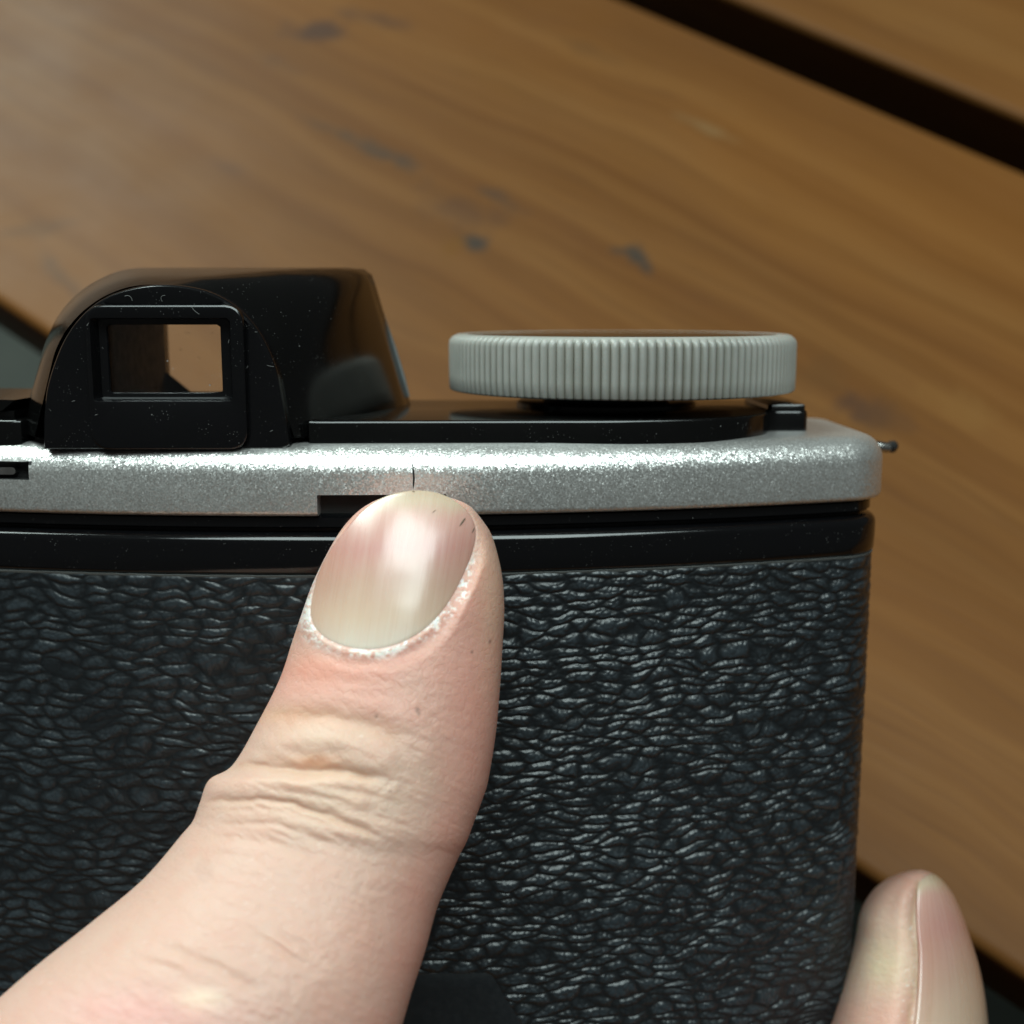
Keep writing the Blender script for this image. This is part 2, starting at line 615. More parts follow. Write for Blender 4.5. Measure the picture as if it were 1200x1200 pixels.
for u in (-.45, .45):
    o = link('crossbar', box_mesh('crossbar', u - .03, u + .03, -.27, .45, TABLE_TOP - .064, TABLE_TOP - .0225, .003, 2, 1.0), mat_wood('crossbar_wood', [], (u, 5, 2)), table)
for u in (-.45, .45):
    for v in (-.22, .40):
        link('leg', box_mesh('leg', u - .025, u + .025, v - .025, v + .025, 0, TABLE_TOP - .0645, .003, 2, 1.0), wm, table)

# ------------------------------------------------------------------ the film camera
body = bpy.data.objects.new('film_camera', None)
COL.objects.link(body)
tag(body, 'black and silver film camera with leathery back, viewfinder hump and grey ribbed dial', 'camera')
body.matrix_world = B2W
XC, XR, XL = -18.7, 36.4, -73.8


def arc_y(x):
    return (x - XC) ** 2 / 312.0


def plan(xr=XR, xl=XL, yf=32.0, r=4.0):
    xs = np.linspace(xl, xr, 60)
    pts = [(x, arc_y(x)) for x in xs]
    core = [p for p in pts if xl + r <= p[0] <= xr - r]
    out = list(core)

    def corner(p0, p1, p2, n=14):
        p0, p1, p2 = map(np.array, (p0, p1, p2))
        k = .56
        q0, q1 = p0 + (p1 - p0) * k, p1 + (p2 - p1) * (1 - k)
        q1 = p2 + (p1 - p2) * k
        for s in np.linspace(0, 1, n):
            out.append(tuple((1 - s) ** 3 * p0 + 3 * (1 - s) ** 2 * s * q0 + 3 * (1 - s) * s * s * q1 + s ** 3 * p2))
    yr = arc_y(xr)
    corner((xr - r, arc_y(xr - r)), (xr, yr), (xr, yr + r))
    corner((xr, yf - r), (xr, yf), (xr - r, yf))
    yl = arc_y(xl)
    corner((xl + r, yf), (xl, yf), (xl, yf - r))
    corner((xl, yl + r), (xl, yl), (xl + r, arc_y(xl + r)))
    return resample(np.array(out), 460)


PL = plan()
# silver top plate: rounded upper edge, slightly rolled lower edge
lv = [(.9, -.45)] + [(.55 - .55 * math.sin(a), .1 - .55 * math.cos(a)) for a in np.linspace(.2, math.pi / 2, 5)]
lv += [(2.5 - 2.5 * math.cos(a), 3.2 + 2.5 * math.sin(a)) for a in np.linspace(0, math.pi / 2, 12)]
top = link('top_plate', stack('top_plate', PL, lv), SILVER, body)
bpy.context.view_layer.update()
nx0, nx1 = pt(373, 594, 0.6)[0], pt(523, 594, 0.4)[0]
nz = pt(373, 580, .1)[2]
sx1, sz0, sz1 = pt(34, 552, 2)[0], pt(20, 563, 1.6)[2], pt(20, 542, 1.6)[2]
cut(top, [(nx0, nx1, -3, 1.9, -3, nz), (-58, sx1, -3, arc_y(-43) + 1.9, sz0, sz1)])
link('slot_lever', loft('slot_lever', [np.column_stack([q[:, 0], np.full(160, y), q[:, 1]]) for q, y in [
    (resample(fillet([(-60, 2.95), (pt(14, 552, 2)[0], 2.95), (pt(14, 552, 2)[0], 3.6), (-60, 3.6)], .3, 8), 160), yy) for yy in (arc_y(-44) + .7, arc_y(-44) + 2.4)]]), STEEL, body)
# fine moulded index line above the notch
ix, iz0, iz1 = pt(484.5, 560, .1)[0], pt(484, 573, 0)[2], pt(484, 545, 0)[2]
hair = [(ix - .05, iz0), (ix + .02, (iz0 + iz1) / 2 - .1), (ix - .01, (iz0 + iz1) / 2 + .4), (ix - .12, iz1 + .1)]


def tube(name, path, radii, k=8, caps=True):
    path = np.asarray(path, float)
    t = np.gradient(path, axis=0)
    t /= np.linalg.norm(t, axis=1, keepdims=True)
    up = np.array([.31, .62, .72])
    loops = []
    for p, tt, r in zip(path, t, radii):
        a = np.cross(tt, up)
        a /= np.linalg.norm(a)
        b = np.cross(tt, a)
        an = np.linspace(0, 2 * math.pi, k, endpoint=False)
        loops.append(p + r * (np.cos(an)[:, None] * a + np.sin(an)[:, None] * b))
    return loft(name, loops, caps, caps)


link('index_mark', tube('index_mark', [(x, arc_y(x) + (.02 if z < 3.4 else .02 + 2.5 - math.sqrt(max(.1, 6.25 - (z - 3.2) ** 2))), z) for x, z in
                                       resample(np.array(hair), 10, False)], [.03, .06, .085, .09, .09, .09, .085, .07, .05, .03]), MATTE, body)

# flange, groove and glossy rim of the hinged back
link('body_flange', stack('body_flange', PL, [(1.6, -1.75), (1.1, -1.65), (.95, -1.5), (.95, -.7), (1.3, -.5)]), GLOSS, body)
link('light_trap', stack('light_trap', PL, [(2.2, -2.6), (1.9, -2.5), (1.9, -1.6), (2.4, -1.4)]), MATTE, body)
door = bpy.data.objects.new('back_door', None)
COL.objects.link(door)
door.parent = body
lv = [(1.4, -62.5), (.9, -62), (.9, -5.9), (.55, -5.7), (.42, -5.5), (.36, -4.2)]
lv += [(.36 + .95 - .95 * math.cos(a), -3.0 + .95 * math.sin(a)) for a in np.linspace(0, math.pi / 2, 8)] + [(2.3, -2.05)]
link('door_shell', stack('door_shell', PL, lv), GLOSS, door)
link('base_plate', stack('base_plate', PL, [(1.5, -65), (.6, -64.4), (.4, -63), (1.2, -62.6)]), GLOSS, body)

# leatherette: a sheet with modelled grain, wrapped round the right end
ol = offset(PL, .62)
i0 = int(np.argmin(np.hypot(ol[:, 0] + 60, ol[:, 1] - arc_y(-60))))
i1 = int(np.argmin(np.hypot(ol[:, 0] - XR, ol[:, 1] - 24)))
path = ol[i0:i1]
path = np.vstack([path])
DU, DZ = .085, .085
L = np.linalg.norm(np.diff(path, axis=0), axis=1).sum()
nu = int(L / DU)
pp = resample(path, nu, False)
tt = np.gradient(pp, axis=0)
tt /= np.linalg.norm(tt, axis=1, keepdims=True)
nn = np.stack([tt[:, 1], -tt[:, 0]], 1)
zs = np.arange(-56, -5.86, DZ)
U, Z = np.meshgrid(np.linspace(0, L, nu), zs, indexing='ij')
X0 = np.repeat(pp[:, :1], len(zs), 1)
wx = vnoise(U / 3.1, Z / 2.2, 1) * .75 + vnoise(U / 1.1, Z / .9, 2) * .28
wz = vnoise(U / 4.2 + 9, Z / 2.6, 3) * .62 + vnoise(U / 1.5, Z / 1.2, 4) * .20 + vnoise(U / .8, Z / .8, 14) * .07
leftness = sstep(2, -22, X0)
wx *= .8
wz *= .85
f1, f2 = cells((U + wx) / 2.75, (Z + wz) / .98, 5, .84)
g = f2 - f1
dome = np.sqrt(np.clip(1 - (f1 * 1.25) ** 2, 0, 1))
edge = sstep(-.14, .66, g)
rowp = np.abs(np.sin(math.pi * ((Z + wz) / .98))) ** .8
g1, g2 = cells((U + wx * .7 + 5) / .66, (Z + wz) / .50, 6, .9)
lump = np.sqrt(np.clip(1 - (g1 * 1.25) ** 2, 0, 1)) * sstep(-.2, .42, g2 - g1)
k1, k2 = cells((U + wx * .3 + 2) / .40, (Z + wz * .4) / .33, 8, 1.0)
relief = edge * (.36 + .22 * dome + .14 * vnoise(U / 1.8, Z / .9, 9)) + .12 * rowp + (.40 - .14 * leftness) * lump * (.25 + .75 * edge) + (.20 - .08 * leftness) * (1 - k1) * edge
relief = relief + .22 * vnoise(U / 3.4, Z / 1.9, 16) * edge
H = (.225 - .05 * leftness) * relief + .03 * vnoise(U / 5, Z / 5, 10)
# clean cut edge at the top, and the smooth patch pressed into the lower middle
H *= sstep(-5.86, -6.25, Z) * .8 + .2
H *= 1 - .55 * sstep(XR - 2.6, XR - .8, X0)
PX, PY = sheet(np.stack([X0, np.repeat(pp[:, 1:], len(zs), 1), Z], -1))
patch = [(392, 1143), (574, 1143), (622, 1222), (622, 1290), (344, 1290), (344, 1222)]
dp, inp = polydist(PX, PY, patch, True)
sd = np.where(inp, -dp, dp)
H *= sstep(-1, 6, sd)
P = np.stack([X0 + nn[:, :1] * H, np.repeat(pp[:, 1:], len(zs), 1) + nn[:, 1:] * H, Z], -1)
me = grid_mesh('leatherette', P)
at = me.attributes.new('relief', 'FLOAT', 'POINT')
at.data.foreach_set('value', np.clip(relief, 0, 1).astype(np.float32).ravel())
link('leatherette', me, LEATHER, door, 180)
# cut edge of the sheet showing as a thin grey line under the rim
e0 = np.column_stack([pp + nn * .13, np.full(nu, -5.86) + .05 * vnoise(np.arange(nu) / 9.0, np.zeros(nu), 31)])
e1 = np.column_stack([pp - nn * .30, np.full(nu, -5.80)])
e2 = np.column_stack([pp + nn * .05, np.full(nu, -6.05)])
link('leather_edge', grid_mesh('leather_edge', np.stack([e2, e0, e1], 1)), mat_plain('cut_edge', (.085, .088, .085), .7, bump=.4), door, 60)
# smooth patch
q = resample(fillet([pt(*a, arc_y(pt(*a, 0)[0]))[[0, 2]] for a in patch], .35, 5), 90)
lo = []
for ins, h in ((0, -.1), (0, .03), (.08, .07)):
    qq = offset(q if np.sum(q[:, 0] * np.roll(q[:, 1], -1) - q[:, 1] * np.roll(q[:, 0], -1)) > 0 else q[::-1], ins)
    lo.append(np.column_stack([qq[:, 0], arc_y(qq[:, 0]) + .62 - h, qq[:, 1]]))
c0_ = qq.mean(0)
for k_ in (.8, .6, .4, .2, .05):
    q3 = c0_ + (qq - c0_) * k_
    lo.append(np.column_stack([q3[:, 0], arc_y(q3[:, 0]) + .62 - .07, q3[:, 1]]))
link('smooth_patch', loft('smooth_patch', lo), BADGE, door)

# black cover on the silver plate, with its stepped right end
cov = fillet([(-66, 29), (-66, 9.5), (-49, 4.2), (-44.2, 3.6), (-44, 6), (-18.6, 6), (-18.3, 3.1), (8, 3.9), (14, 4.9), (18.5, 6.0), (21.8, 7.6), (24.7, 11.6), (25.3, 14.6), (29.3, 14.6), (29.3, 29)],
             [2, 3, 2, .3, .3, .3, .3, 4, 3, 3, 2, 3, .8, .5, 2], 8)
cov = resample(cov, 420)
ZC = 7.75
link('top_cover', stack('top_cover', cov, [(0, 4.6), (0, ZC - .3), (.06, ZC - .12), (.16, ZC - .03), (.32, ZC)]), COVER, body)
tb = resample(fillet([(25.4, 14.75), (29.15, 14.75), (29.15, 28), (25.4, 28)], [.4, .4, 1, 1], 6), 60)
link('end_stop', stack('end_stop', tb, [(0, 7.4), (0, 8.15), (.08, 8.3), (.25, 8.35)]), COVER, body)

# viewfinder hump
hump = bpy.data.objects.new('viewfinder', None)
COL.objects.link(hump)
hump.parent = body
NS = 96


def hump_section(y, xl, xr, xtl, xtr, zt, rl, rr):
    q = resample(fillet([(xl, 6.2), (xr, 6.2), (xtr, zt), (xtl, zt)], [.2, .2, rr, rl], 14), NS)
    return np.column_stack([q[:, 0], np.full(NS, y), q[:, 1]])


secs = []
tab = [  # y, base left, base right, top left, top right, top z, roundness
    (2.6, -42.6, -19.4, -38.6, -23.2, 19.7, 9.0, 9.0), (4.2, -43.8, -17.9, -39.6, -21.2, 20.2, 8.8, 8.0), (6.4, -45.2, -16.3, -40.6, -19.4, 20.6, 8.4, 6.6), (9.5, -46.6, -14.5, -41.6, -17.8, 21.05, 7.8, 5.0),
    (13, -47.8, -12.9, -42.6, -16.6, 21.4, 7.0, 3.4), (17, -48.6, -11.7, -43.2, -15.7, 21.65, 6.4, 2.2), (20.5, -49.2, -10.9, -43.7, -15.1, 21.8, 6.0, 1.5), (24, -49.6, -10.4, -44.0, -14.8, 21.85, 5.6, 1.1)]
for r_ in tab:
    secs.append(hump_section(*r_))
secs.append(hump_section(24.45, -49.4, -10.6, -43.8, -15.0, 21.65, 5.4, 1.1))
secs.append(hump_section(24.6, -48.9, -11.1, -43.4, -15.4, 21.15, 5.2, 1.0))
fx0, fx1, fz0, fz1 = -36.4, -27.0, 9.0, 16.6
secs.append(rrect(fx0, fz0, fx1, fz1, .3, 24.6, NS))
secs.append(rrect(fx0, fz0, fx1, fz1, .3, 23.0, NS))
# start each loop at the lower left corner so that the lofts do not twist
link('hump_shell', loft('hump_shell', secs, False, False), COVER, hump, 50)

EDGE = mat_plain('painted_glint_grey', (.16, .175, .175), .35)  # pale grey tube painted as the window glint along the hump's far edge
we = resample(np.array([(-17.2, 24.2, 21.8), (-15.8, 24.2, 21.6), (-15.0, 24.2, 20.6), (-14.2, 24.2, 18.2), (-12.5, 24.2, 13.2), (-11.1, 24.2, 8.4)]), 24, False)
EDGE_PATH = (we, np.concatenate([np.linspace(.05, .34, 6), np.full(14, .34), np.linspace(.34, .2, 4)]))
# eyepiece: D-shaped shell round a proud rectangular frame
Dpx = [(48, 517), (50, 470), (56, 440), (75, 390), (110, 352), (155, 335), (203, 332), (255, 343), (297, 376), (322, 424), (332, 470), (340, 517)]
D = np.array([pt(x, y, 1.2)[[0, 2]] for x, y in Dpx])
D[0, 1] = D[-1, 1] = 5.35
D = np.vstack([chaikin(D, 3, False)])
a0 = np.array(D[0])
Dl = resample(D, NS * 3, True)
Dl = resample(Dl, 144)


def dloop(ins, y):
    d = Dl if np.sum(Dl[:, 0] * np.roll(Dl[:, 1], -1) - Dl[:, 1] * np.roll(Dl[:, 0], -1)) > 0 else Dl[::-1]
    q_ = offset(d, ins)
    return q_, y


def align(q_, n=144):
    """resample a loop by angle round the eyepiece centre so that neighbouring loops correspond"""
    c0 = np.array([-31.3, 11.2])
    a = np.arctan2(q_[:, 1] - c0[1], q_[:, 0] - c0[0])
    o_ = np.argsort(a)
    a, q2 = a[o_], q_[o_]
    a = np.concatenate([a - 2 * math.pi, a, a + 2 * math.pi])
    q2 = np.vstack([q2, q2, q2])
    t_ = np.linspace(-math.pi, math.pi, n, endpoint=False)
    return np.stack([np.interp(t_, a, q2[:, i]) for i in (0, 1)], 1)


def fine_rect(x0, z0, x1, z1, r):
    return resample(fillet([(x0, z0), (x1, z0), (x1, z1), (x0, z1)], r, 12), 800)


def L3(q_, y):
    return np.column_stack([q_[:, 0], np.full(len(q_), y) if np.isscalar(y) else y, q_[:, 1]])


fr = [pt(97, 357, .6)[0], 5.4, pt(284, 357, .6)[0], pt(190, 357, .6)[2]]
loops = []
for ins, y in ((0.0, 9.0), (0.0, 1.75), (.05, 1.55), (.16, 1.42), (.32, 1.38)):
    loops.append(L3(align(dloop(ins, y)[0]), y))
loops.append(L3(align(fine_rect(fr[0] + .1, fr[1] + .1, fr[2] - .1, fr[3] - .1, 1.3)), 1.55))
loops.append(L3(align(fine_rect(fr[0] + .3, fr[1] + .3, fr[2] - .3, fr[3] - .3, 1.2)), 3.0))
link('eyepiece_surround', loft('eyepiece_surround', loops, False, False), GLOSS2, hump, 30)
op = [pt(110, 470, .7)[0], pt(110, 470, .7)[2], pt(269, 375, .7)[0], pt(190, 373, .7)[2]]
ii = [pt(130, 460, 2)[0], pt(130, 460, 2)[2], pt(257.5, 380, 2)[0], pt(190, 380.5, 2)[2]]
loops = []
for e, y, r in ((0, 2.8, 1.5), (0, .95, 1.5), (.05, .8, 1.45), (.16, .72, 1.35), (.3, .70, 1.2)):
    loops.append(L3(align(fine_rect(fr[0] + e, fr[1] + e, fr[2] - e, fr[3] - e, r)), y))
for e, y in ((-.12, .70), (-.02, .74), (.05, .9)):
    loops.append(L3(align(fine_rect(op[0] + e, op[1] + e, op[2] - e, op[3] - e, .25)), y))
loops.append(L3(align(fine_rect(op[0] + .35, op[1] + .25, op[2] - .35, op[3] - .1, .25)), 1.95))
loops.append(L3(align(fine_rect(ii[0] - .1, ii[1] - .08, ii[2] + .1, ii[3] + .06, .2)), 2.0))
loops.append(L3(align(fine_rect(*ii, .2)), 2.15))
link('eyepiece_frame', loft('eyepiece_frame', loops, False, False), GLOSS2, hump, 30)
loops = [L3(align(fine_rect(ii[0] - .02, ii[1] - .02, ii[2] + .02, ii[3] + .02, .2)), 2.2),
         L3(align(fine_rect(ii[0] - .5, ii[1] - .4, ii[2] + .4, ii[3] + .2, .2)), 3.0),
         L3(align(fine_rect(fx0 + .9, fz0 + .25, fx1 - .1, fz1 + .1, .2)), 17.0),
         L3(align(fine_rect(fx0 + .0, fz0 - .1, fx1 + .1, fz1 + .1, .2)), 23.0)]
link('finder_tunnel', loft('finder_tunnel', loops, False, False), MATTE, hump, 30)
link('edge_glint', tube('edge_glint', *EDGE_PATH), EDGE, hump, 60)
link('eyepiece_glass', box_mesh('eyepiece_glass', ii[0] - .4, ii[2] + .4, 2.3, 2.9, ii[1] - .3, ii[3] + .3, 0), GLASS, hump, 0)
link('front_glass', box_mesh('front_glass', fx0 - .2, fx1 + .2, 23.3, 23.9, fz0 - .2, fz1 + .2, 0), GLASS, hump, 0)
link('frame_mask', mesh_from('frame_mask', [(fx0 - .1, 22.6, fz0 - .3), (fx0 + 3.0, 22.6, fz0 - .3), (fx0 - .1, 22.6, fz0 + 2.3), (fx0 - .1, 22.9, fz0 - .3), (fx0 + 3.0, 22.9, fz0 - .3), (fx0 - .1, 22.9, fz0 + 2.3)],
                             [(0, 1, 2), (5, 4, 3), (0, 3, 4, 1), (1, 4, 5, 2), (2, 5, 3, 0)]), MATTE, hump, 0)

# accessory shoe at the left end
shoe = bpy.data.objects.new('accessory_shoe', None)
COL.objects.link(shoe)
shoe.parent = body
link('shoe_base', box_mesh('shoe_base', -62, -45.3, 5.2, 20, 7.7, 8.5, .15), COVER, shoe)
link('shoe_rail', loft('shoe_rail', [np.column_stack([q_[:, 0], np.full(4, y), q_[:, 1]]) for q_, y in
                                     ((np.array([(-62, 8.5), (-46.2, 8.5), (-44.9, 9.5), (-62, 9.7)]), 4.6), (np.array([(-62, 8.5), (-46.2, 8.5), (-44.9, 9.5), (-62, 9.7)]), 20))]), COVER, shoe)

# film advance dial
dial = bpy.data.objects.new('advance_dial', None)
COL.objects.link(dial)
dial.parent = body
DC = pt(727, 430, 22.6)
cx, cy = DC[0], 22.6
RD = 202 * (cy + DIST * math.cos(PITCH)) / F_PX * .985
zb, zt = 9.35, 15.1
NR, SUB = 132, 10
th = np.linspace(0, 2 * math.pi, NR * SUB, endpoint=False)
rib = np.abs(np.sin(th * NR / 2)) ** .75                         # rounded ribs, narrow grooves
irregular = 1 + .12 * np.interp(th, np.linspace(0, 2 * math.pi, 133), np.random.RandomState(3).uniform(-1, 1, 133))
prof = [(RD - 6, zb + .6, 0), (RD - 1.2, zb + .25, 0), (RD - .55, zb, .5), (RD - .18, zb + .05, .9), (RD, zb + .22, 1), (RD + .02, zb + 1.6, 1), (RD + .03, zb + 3.0, 1), (RD + .02, zt - 1.0, 1), (RD - .05, zt - .62, .9), (RD - .28, zt - .33, .55),
        (RD - .55, zt - .14, .15), (RD - .85, zt - .03, 0), (RD - 1.2, zt, 0), (RD - 1.55, zt - .05, 0), (RD - 1.75, zt - .3, 0), (RD - 1.8, zt - .8, 0), (RD - 2.4, zt - .82, 0)]
rows, grime = [], []
for r, z, k in prof:
    rr = r - k * .34 * irregular * (1 - rib)
    rows.append(np.stack([cx + rr * np.cos(th), cy + rr * np.sin(th), np.full(len(th), z)], 1))
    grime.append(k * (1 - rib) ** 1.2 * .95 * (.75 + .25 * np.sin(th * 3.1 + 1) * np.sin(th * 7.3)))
me = grid_mesh('knurled_rim', np.stack(rows), wrap=True)
a_ = me.attributes.new('grime', 'FLOAT', 'POINT')
a_.data.foreach_set('value', np.concatenate(grime).astype(np.float32))
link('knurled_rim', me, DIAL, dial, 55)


def lathe(name, prof_, cx_, cy_, k=96):
    t_ = np.linspace(0, 2 * math.pi, k, endpoint=False)
    lo_ = [np.stack([cx_ + r * np.cos(t_), cy_ + r * np.sin(t_), np.full(k, z)], 1) for r, z in prof_]
    return loft(name, lo_)


link('dial_face', lathe('dial_face', [(RD - 1.82, zt - 2), (RD - 1.78, zt - .2), (RD - 2.0, zt - .06), (RD - 5, zt + .02), (2, zt + .05)], cx, cy), DISC, dial)
link('spindle', lathe('spindle', [(6.6, 7.6), (6.6, zb + .3), (RD - 2.5, zb + .75), (RD - 2.5, zb + 1.2)], cx - 1.5, cy), MATTE, dial)
link('dial_washer', lathe('dial_washer', [(9.4, 7.6), (9.4, 8.1), (9.0, 8.25), (4, 8.25)], cx - 1.5, cy), COVER, dial)

# strap lug
lug = bpy.data.objects.new('strap_lug', None)
COL.objects.link(lug)
lug.parent = body
la, lb = pt(1012, 521, 20), pt(1043, 525, 20)
link('lug_bar', tube('lug_bar', [la, la * .55 + lb * .45, lb * .92 + la * .08, lb], [.6, .6, .58, .5], 14), STEEL, lug)
link('lug_tip', tube('lug_tip', [lb - (lb - la) * .02, lb + (.25, .3, .05), lb + (.55, .9, .1), lb + (.6, 2.2, .1)], [.5, .62, .6, .4], 14), DARKSTEEL, lug)

# lens the camera lies on
link('lens_barrel', mesh_from('lens_barrel', *(lambda t_: (
    np.concatenate([np.stack([XC + r * np.cos(t_), np.full(48, y), -28 + r * np.sin(t_)], 1) for r, y in ((21, 31), (21, 40), (19, 41.5), (19, 48), (15, 48), (14, 45))]),
    [(i * 48 + j, i * 48 + (j + 1) % 48, (i + 1) * 48 + (j + 1) % 48, (i + 1) * 48 + j) for i in range(5) for j in range(48)] + [tuple(range(240, 288))]))(np.linspace(0, 2 * math.pi, 48, endpoint=False))), GLOSS, body)

# lint and dust lying on the black plastic
bm_v, bm_f = [], []


def lint(px, py, y, length, bend, ang, r=.035):
    c0 = pt(px, py, y)
    n_ = 7
    s_ = np.linspace(-.5, .5, n_)
    p_ = np.stack([c0[0] + length * (s_ * math.cos(ang) - bend * (s_ ** 2) * math.sin(ang)), np.full(n_, y - .02), c0[2] + length * (s_ * math.sin(ang) + bend * s_ ** 2 * math.cos(ang))], 1)
    m_ = tube('t', p_, [r] * n_, 5)
    b0 = len(bm_v)
    bm_v.extend([tuple(Vector(v.co) * 1000) for v in m_.vertices])
    bm_f.extend([tuple(b0 + i for i in f.vertices) for f in m_.polygons])
    bpy.data.meshes.remove(m_)


for a in [(152, 347, 1.28, .75, 1.2, 2.6), (189, 348, 1.28, .6, 1.6, 4.2), (228, 364, .68, 1.0, .3, -.8), (317, 429, 1.2, .6, .1, -.2), (300, 389, 1.33, .2, 0, 0), (103, 380, .68, .3, .2, 1),
          (113, 486, .68, .25, .1, .3), (290, 430, 1.33, .25, 0, 1), (318, 505, 1.3, .3, 0, .4), (268, 400, .7, .3, 0, 1.3), (86, 470, 1.33, .3, 0, .2)]:
    lint(*a, r=.013)
link('lint', mesh_from('lint', bm_v, bm_f), LINT, body, 60)['kind'] = 'stuff'


# ------------------------------------------------------------------ hands
def finger(stations, ns, nphi, expo=2.15):
    """stations: Lx, Ly, Rx, Ry, front depth, back depth -> per vertex sheet position, depth, lateral t, section angle"""
    st_ = np.asarray(stations, float)
    n = len(st_)
    s = np.concatenate([np.linspace(0, 1, 26) ** 2.0 * 2, np.linspace(2, n - 1, ns)[1:]])
    q_ = spline(st_, s)
    ph = np.linspace(0, 2 * math.pi, nphi, endpoint=False)
    cs, sn = np.cos(ph), np.sin(ph)
    e = 2 / expo
    t = np.sign(cs) * np.abs(cs) ** e
    v = np.sign(sn) * np.abs(sn) ** e
    mid = (q_[:, 0:2] + q_[:, 2:4]) / 2
    half = (q_[:, 2:4] - q_[:, 0:2]) / 2
    X = mid[:, :1] + half[:, :1] * t
    Y = mid[:, 1:] + half[:, 1:] * t
    yc = (q_[:, 4] + q_[:, 5])[:, None] / 2
    b = (q_[:, 5] - q_[:, 4])[:, None] / 2
    D_ = yc - b * v
    return X, Y, D_, np.broadcast_to(t, X.shape), np.broadcast_to(sn, X.shape), s


def to_obj(name, P, origin, mat, wrap=True, parent=None):
    me_ = grid_mesh(name, P - origin, wrap=wrap)
    return me_


ST = [(488, 577, 489, 577, -5.2, -4.6), (456, 581, 522, 582, -7.7, -2.6), (428, 593, 549, 592, -8.8, -1.6), (406, 613, 567, 612, -9.7, -1.0),
      (388, 640, 578, 632, -10.8, -.7), (368, 680, 588, 672, -12.0, -.6), (355, 715, 591, 712, -13.0, -.7), (343, 750, 589, 756, -14.0, -1.0),
      (328, 795, 586, 805, -15.4, -1.6), (303, 845, 581, 860, -17.0, -2.4), (273, 896, 572, 915, -18.6, -3.4), (245, 914, 565, 938, -19.4, -4.0), (234, 941, 556, 962, -20.2, -4.7), (226, 962, 547, 986, -21.0, -5.4),
      (213, 978, 535, 1010, -21.6, -6.0), (168, 1030, 513, 1062, -24, -7.6), (108, 1080, 499, 1112, -26.4, -9.4), (35, 1138, 482, 1165, -28.8, -11.2),
      (-40, 1205, 462, 1230, -31, -13), (-130, 1290, 420, 1340, -34, -16), (-260, 1430, 350, 1500, -38, -19), (-400, 1620, 300, 1700, -40, -20), (-480, 1830, 250, 1900, -40, -21),
      (-420, 2000, 180, 2050, -37, -24), (-200, 2110, 20, 2120, -32, -29)]
NAIL_PX = chaikin([(404, 622), (424, 597), (452, 580), (488, 573), (522, 579), (548, 597), (559, 618), (556, 642), (546, 668), (534, 693), (517, 719), (494, 742), (462, 758), (428, 763), (394, 756), (372, 742), (363, 724), (365, 700), (373, 670), (388, 642)], 3)


def nail_depth(X, Y):
    """front surface of the nail plate: straight along the finger, arched across it"""
    v = (Y - 573) / 192.0
    cxn = 483 - 32 * v
    lat = (X - cxn) / 96.0
    yl = -7.5 - 3.6 * v - 3.17 * (1 - np.exp(-np.clip(v, -.1, 3) / .36))
    return yl + 2.6 * np.abs(lat) ** 2.1


X, Y, Dp, T_, SN, s_ = finger(ST, 640, 460)
front = sstep(.0, .25, SN)
dn, inn = polydist(X, Y, NAIL_PX, True)
sdn = np.where(inn, -dn, dn)
nd = nail_depth(X, Y)
# seat the nail: below the plate inside, a raised fold just outside, blending into the finger
ny = (Y - 573) / 192.0
fold_h = (.08 + .14 * sstep(.5, 1.0, ny)) * sstep(.10, .35, ny)
near = sstep(-6, 2.5, sdn)
fold = nd + .32 * (1 - near) - near * fold_h * np.exp(-((np.clip(sdn, 0, 99) - 5) / 8.0) ** 2)
reach = 20.0 + 10 * sstep(.65, 1.0, ny)
blend = front * sstep(1, 0, np.clip(sdn, 0, 1e9) / reach)
blend = np.where(SN > 0, blend, 0)
Dn = Dp * (1 - blend) + fold * blend
Dp = np.where(SN > 0, Dn, Dp)
# skin creases, given as lines on the front elevation: points, depth mm, width px
CR = [([(255, 903), (275, 899), (300, 897), (330, 901), (360, 904), (392, 901), (420, 905), (450, 916)], .62, 5.0),
      ([(345, 890), (368, 897), (392, 893)], .45, 8.0), ([(300, 842), (330, 836), (375, 838), (420, 845), (455, 856), (480, 872)], .34, 9),
      ([(300, 885), (330, 895), (360, 900)], .2, 8), ([(318, 856), (345, 846), (385, 844)], .15, 6),
      ([(233, 944), (260, 938), (300, 936), (350, 944), (390, 957), (425, 973), (452, 982)], .36, 4.0), ([(240, 952), (285, 946), (330, 950), (372, 962), (402, 975)], .16, 4),
      ([(350, 918), (390, 922), (430, 930), (460, 940)], .13, 4), ([(300, 925), (340, 927), (380, 933), (420, 944)], .10, 4),
      ([(246, 968), (285, 962), (330, 967), (368, 980), (395, 992)], .14, 4), ([(225, 985), (270, 980), (317, 985), (352, 998), (380, 1012)], .10, 5), ([(205, 1004), (250, 1000), (300, 1008)], .06, 5),
      ([(283, 1083), (317, 1103), (345, 1122), (365, 1140)], .16, 4), ([(180, 1108), (215, 1117), (250, 1131), (285, 1150), (312, 1172)], .16, 5), ([(320, 1085), (352, 1106), (382, 1134)], .12, 4), ([(150, 1120), (200, 1134), (235, 1152)], .1, 5),
      ([(352, 800), (400, 795), (450, 799), (500, 812)], .07, 7), ([(390, 815), (430, 812), (480, 822)], .06, 5), ([(380, 780), (430, 777), (480, 783)], .05, 5), ([(430, 955), (462, 962), (490, 976)], .08, 4), ([(470, 880), (500, 905), (520, 935)], .05, 8)]
cr = np.zeros_like(X)
wob_x = X + 2.2 * vnoise(X / 19, Y / 19, 41)
wob_y = Y + 2.2 * vnoise(X / 17, Y / 21, 42)
crmask = np.zeros_like(X)
